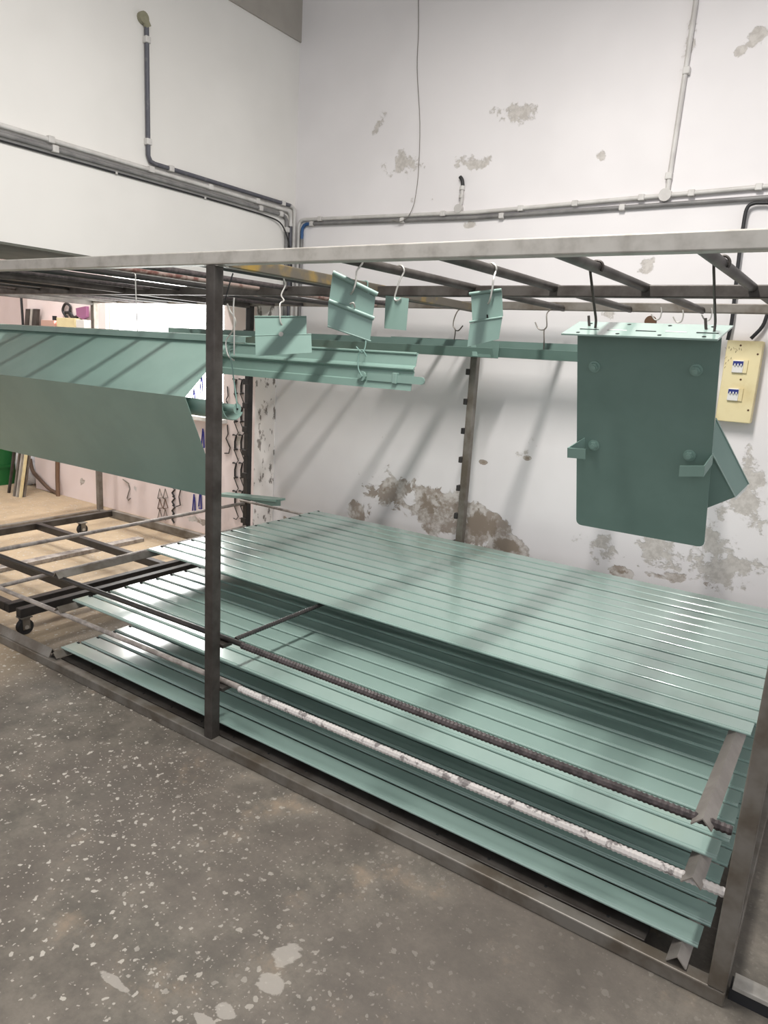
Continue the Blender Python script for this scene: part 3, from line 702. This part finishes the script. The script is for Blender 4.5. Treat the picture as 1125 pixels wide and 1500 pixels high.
MB().tube(smooth_path([RW(671, 309), RW(676, 296), RW(677, 280), RW(678, 272)]), .011, 10).build('pipe', PVC, tp, True)
for (u, v) in ((677, 276), (676, 288)): MB().cyl(RW(u, v), (0, 0, 1), .016, .018, 12).build('coupling', PVC, tp, True)
MB().tube(smooth_path([RW(678, 272), RW(677, 264), RW(674, 259)]), .011, 10).build('open_end', CABLE, tp, True)
MB().cyl(RW(672, 306), (0, 1, 0), .026, .03, 16).build('tee_box', PVC, tp, True)
WR = lambda u, v: ON(u, v, y=YW - .004)
conduit([WR(612, -60), WR(613, 40), WR(611, 100), WR(615, 180), WR(613, 250), WR(609, 285)] + [ON(u, v, y=YW - .0345) for (u, v) in ((605, 303), (597, 318), (585, 325), (575, 322))], .0022, simple('thin_wire', srgb(128, 122, 116), rough=.6), 'thin loose grey wire hanging down the peeling wall', (), 'loose_wire', k=4)
WC = lambda u, v: ON(u, v, y=YW - .03)
conduit([WC(1190, 296), WC(1125, 297), WC(1104, 298), WC(1094, 306), WC(1089, 330), WC(1082, 380), WC(1076, 435), WC(1072, 470), WC(1066, 498)], .009, CABLE, 'black cable looping down the wall into the fuse box', (), 'power_cable', k=4)
conduit([WC(1190, 380), WC(1135, 440), WC(1125, 458), WC(1117, 478), WC(1100, 496)], .009, CABLE, 'second black cable with a blue band entering the fuse box top', (), 'power_cable', k=4)

# fuse box
fbx = thing('fuse_box', ON(1075, 618, y=YW), 'cream metal fuse box with two breakers on the peeling wall', 'fuse box')
fy = YW - .07
q = lambda u, v, d=0.: ON(u, v, y=fy - d)
c4 = [q(1064, 497), q(1117, 501), q(1100, 620), q(1052, 617)]
x0_ = (c4[0].x + c4[3].x) / 2; x1_ = (c4[1].x + c4[2].x) / 2; z0_ = (c4[2].z + c4[3].z) / 2; z1_ = (c4[0].z + c4[1].z) / 2
x0_ -= .005; x1_ = max(x1_, x0_ + .155)
MB().box((x0_, fy, z0_), (x1_, YW, z1_), .004).build('box', CREAM, fbx)
for (u, v) in ((1082, 537), (1075, 578)):
    c = q(u, v); 
    bk = MB().box((c.x - .028, fy - .012, c.z - .03), (c.x + .022, fy + .002, c.z + .03), .002).build('breaker', WHITEPL, fbx)
    MB().box((c.x - .026, fy - .015, c.z + .006), (c.x + .020, fy - .012, c.z + .026)).build('switch_bar', NAVY, bk)
    for dx in (-.016, -.002, .012): MB().box((c.x + dx - .003, fy - .02, c.z + .004), (c.x + dx + .003, fy - .015, c.z + .014)).build('toggle', WHITEPL, bk)
    MB().box((c.x + .022, fy - .008, c.z - .03), (c.x + .04, fy + .002, c.z + .032)).build('blank_plate', CREAM, bk)
for (u, v) in ((1110, 519), (1096, 601), (1085, 506), (1085, 556)): MB().cyl(q(u, v), (0, 1, 0), .005, .003, 10).build('screw', BROWNP, fbx)
sm = MB()
for k, (u, v) in enumerate([(1063, 510), (1068, 509), (1071, 512), (1075, 510), (1079, 512), (1083, 511), (1086, 512), (1078, 515), (1063, 524), (1067, 528), (1071, 525), (1063, 532), (1062, 538)]):
    c = q(u, v); a = random.uniform(-.006, .006); sm.obox((c.x, fy - .0006, c.z), (.0012, 0, a * .3), (0, .0004, 0), (a, 0, .005))
sm.build('handwriting', simple('brown_ink', srgb(104, 84, 60), rough=.8), fbx, kind='stuff')
sp = tag(MB().cyl(ON(953, 471, y=YW - .01), (0, 1, 0), .03, .02, 18).build('wall_rosette', BROWNP, None), 'round brown broken rosette on the wall behind the bracket plate', 'rosette')

# ------------------------------------------------------------------ back room
def wall_hook(pts, mat, label, r=.004, group='hooks hanging in chains on the pinkish wall'):
    return tag(MB().tube([Vector(p) for p in pts], r, 5).build('wall_hook', mat), label, 'hook', group)
yh = YW - .010
HB = lambda u, v: ON(u, v, y=yh)
for (nm, col, sgn) in (('beside the black post', [(354, 556), (352, 566), (355, 586), (355, 600), (352, 618), (356, 642)], 0), ('one in from the black post', [(345, 556), (343, 562), (346, 582), (344, 603)], 0)):
    xbase = 354 if 'beside' in nm else 345
    y = 555
    for k in range(6):
        y1 = y + 34
        wall_hook([HB(xbase - 4, y), HB(xbase + 1, y + 1), HB(xbase - 1, y + 10), HB(xbase - 1, y + 20), HB(xbase + 3, y + 21), HB(xbase - 2, y + 22)], BLACKP, 'black flat steel hook, %s from top, chain %s' % (ORD[k], nm), .0075, 'chained hooks %s' % nm)
        wall_hook([HB(xbase - 2, y + 22), HB(xbase + 4, y + 38), HB(xbase + 1, y + 42), HB(xbase - 3, y + 40)], BLACKP, 'thin black wire link, %s from top, chain %s' % (ORD[k], nm), .004, 'chained links %s' % nm)
        y += 41
        if y > 750: break
for (u, v) in ((333, 566), (333, 622)):
    wall_hook([HB(u, v), HB(u + 1, v + 14), HB(u - 2, v + 20), HB(u + 4, v + 34), HB(u + 2, v + 42), HB(u - 4, v + 42)], BLACKP, 'single black bent hook on the wall, %s of two by the middle post' % ('upper' if v < 600 else 'lower'), .005, 'single black hooks')
for (u, v, s) in ((284, 572, 1), (295, 552, 1), (297, 632, 1), (284, 728, 1), (293, 722, 1)):
    wall_hook([HB(u - 2, v + 22), HB(u + 2, v + 24), HB(u + 1, v + 2), HB(u, v - 4), HB(u - 2, v + 20)], BLUEHOOK, {572: 'blue wire hook hanging just above the green rolled bar', 552: 'blue wire hook nearest the middle post above the rolled bar', 632: 'blue wire hook hanging just below the green rolled bar', 728: 'blue wire hook below the hood, next to the lone dark hook', 722: 'blue wire hook below the hood, nearest the middle post'}[v], .006, 'blue hooks on the wall' if v < 700 else 'blue hooks below the hood')
for i, (u, n) in enumerate(((233, 3), (241, 3))):
    for k in range(n):
        v = 716 + k * 15
        wall_hook([HB(u - 2, v + 14), HB(u + 1, v), HB(u + 5, v + 13), HB(u - 2, v + 14), HB(u + 2, v + 16)], BROWNP if k % 2 else STEEL_MID, 'thin rusty wire hook, %s down in the strand %s the short chain' % (ORD[k], 'farther from' if i == 0 else 'next to'), .004, 'tangled hooks under the hood')
for k in range(4):
    v = 714 + k * 13
    wall_hook([HB(253, v), HB(256, v + 3), HB(252, v + 8), HB(255, v + 13)], BLACKP, 'thick black bent hook, %s from the top of the short chain under the hood' % ORD[k], .008, 'short thick chain under the hood')
wall_hook([HB(265, 715), HB(262, 728), HB(264, 740), HB(258, 742)], BLACKP, 'lone dark hook next to the short thick chain', .005)
wall_hook([HB(180, 702), HB(188, 708), HB(190, 716), HB(186, 730), HB(188, 733), HB(191, 730)], STEEL_MID, 'grey hanger hook on a nail by the far grey post', .005)
# things above the hood, on the back wall
ya = YW - .02
A_ = lambda u, v: ON(u, v, y=ya)
def wbox(u0, v0, u1, v1, d, name, mat, label, cat):
    a, b2 = A_(u0, v1), A_(u1, v0)
    return tag(MB().box((a.x, YW - d, a.z), (b2.x, YW, b2.z), .004).build(name, mat), label, cat)
cbx = thing('control_box', A_(112, 492), 'cream control box on the back wall behind the hood', 'control box')
a, b2 = A_(95, 494), A_(121, 467)
MB().box((a.x, YW - .10, a.z - .1), (b2.x, YW, b2.z), .004).build('box', CREAM, cbx)
MB().box((b2.x, YW - .09, a.z - .1), (A_(133, 467).x, YW, b2.z - .01), .004).build('side_box', WHITEPL, cbx)
rb = thing('indicator_box', A_(78, 490), 'small pinkish starter box with a lit red lamp on the back wall', 'starter box')
a, b2 = A_(69, 492), A_(88, 470)
MB().box((a.x, YW - .08, a.z - .08), (b2.x, YW, b2.z), .004).build('box', simple('pinkish_metal', srgb(196, 160, 146), rough=.6), rb)
MB().cyl(ON(81, 472, y=YW - .088), (0, 1, 0), .014, .012, 12).build('red_lamp', REDLED, rb)
MB().cyl(ON(80, 466, y=YW - .06), (0, 0, 1), .02, .04, 10).build('gland', CABLE, rb)
cl_ = thing('cable_coil', A_(105, 466), 'black cable coil hanging above the cream control box', 'cable')
MB().tube(smooth_path([A_(98, 466), A_(92, 455), A_(96, 445), A_(103, 449), A_(102, 460), A_(108, 466), A_(114, 462)], 6), .012, 8).build('cable', CABLE, cl_, True)
MB().tube(smooth_path([A_(96, 458), A_(102, 458), A_(107, 464), A_(113, 465)], 6), .014, 8).build('cable', CABLE, cl_, True)
cp = [A_(116, 452), A_(131, 449), A_(131, 464), A_(126, 468), A_(117, 463)]
tag(MB().slab([p + Vector((0, -.02, 0)) for p in cp], (0, .03, 0)).build('cloth', PURPLE), 'small purple cloth hanging beside the cable coil', 'cloth')
for (u0, u1, mt, lab) in ((44, 50, STEEL_DARK, 'dark narrow'), (51, 54, STEEL, 'bright thin'), (55, 61, STEEL_DARK, 'dark wide')):
    p = [A_(u0 - 3, 492), A_(u1 - 3, 492), A_(u1, 453), A_(u0, 453)]
    dz = p[0] - p[3]; p[0] = p[3] + dz * 2.2; p[1] = p[2] + (p[1] - p[2]) * 2.2
    tag(MB().slab([x + Vector((0, -.03, 0)) for x in p], (0, .03, 0)).build('steel_profile', mt), '%s steel profile leaning on the back wall above the hood' % lab, 'profile')
conduit([A_(31, 436), A_(33, 465), A_(35, 500), A_(38, 560)], .012, CABLE, 'black cable running down the back wall beside the leaning profiles', (), 'power_cable', k=3)
conduit([A_(44, 672), A_(48, 690), A_(58, 702), A_(72, 716), A_(82, 722), A_(86, 728)], .018, simple('brown_hose', srgb(96, 76, 62), rough=.7), 'brown hose sagging to the floor at the back wall', (), 'hose', k=4)
conduit([A_(84, 660), A_(84, 700), ON(85, 728, y=YW - .06)], .02, simple('rusty_upright', srgb(112, 86, 66), rough=.7), 'thin rusty upright pipe standing at the back wall', (), 'conduit_pipe')
# leaning long profiles on the floor
for k, (u, v, du, mt, lab) in enumerate(((13, 722, 7, STEEL_DARK, 'dark grey'), (21, 727, 6, STEEL_MID, 'mid grey'), (25, 728, 6, STEEL, 'bright galvanised'), (30, 729, 4, CREAM, 'yellowish'), (35, 728, 5, STEEL_MID, 'outermost grey'))):
    p = ON(u, v, z=0); top = p + Vector((.06, .16, 1.05)); ax = (top - p).normalized()
    s = MB().obox((p + top) / 2, Vector((.0125, .0, 0)), Vector((0, .010, 0)), (top - p) / 2)
    tag(s.build('steel_profile', mt), '%s steel profile standing in the bundle by the green drum' % lab, 'profile', 'profiles standing in a bundle')
g = ON(-8, 706, z=0)
dr = thing('drum', g, 'green plastic drum with a blue lid in the back room', 'drum')
MB().cyl((g.x, g.y, .40), (0, 0, 1), .22, .8, 28, .23).build('body', BARRELG, dr, True)
for z in (.2, .55): MB().cyl((g.x, g.y, z), (0, 0, 1), .232, .03, 28).build('hoop', BARRELG, dr, True)
MB().cyl((g.x, g.y, .82), (0, 0, 1), .235, .05, 28).build('lid', BLUE, dr, True)
g = ON(30, 712, z=0) + Vector((0, .12, 0)); g.z = 0
sk = MB(); bm2 = bmesh.new(); bmesh.ops.create_icosphere(bm2, subdivisions=3, radius=1)
for v in bm2.verts:
    n_ = 1 + .08 * math.sin(5 * v.co.x + 3 * v.co.z) + .06 * math.sin(7 * v.co.y + 2)
    v.co = Vector((g.x + v.co.x * .16 * n_, g.y + v.co.y * .14 * n_, .24 + v.co.z * .24 * n_))
sk.add(bm2); tag(sk.build('sack', BAGW, None, True), 'stuffed white plastic sack behind the leaning profile bundle', 'sack')
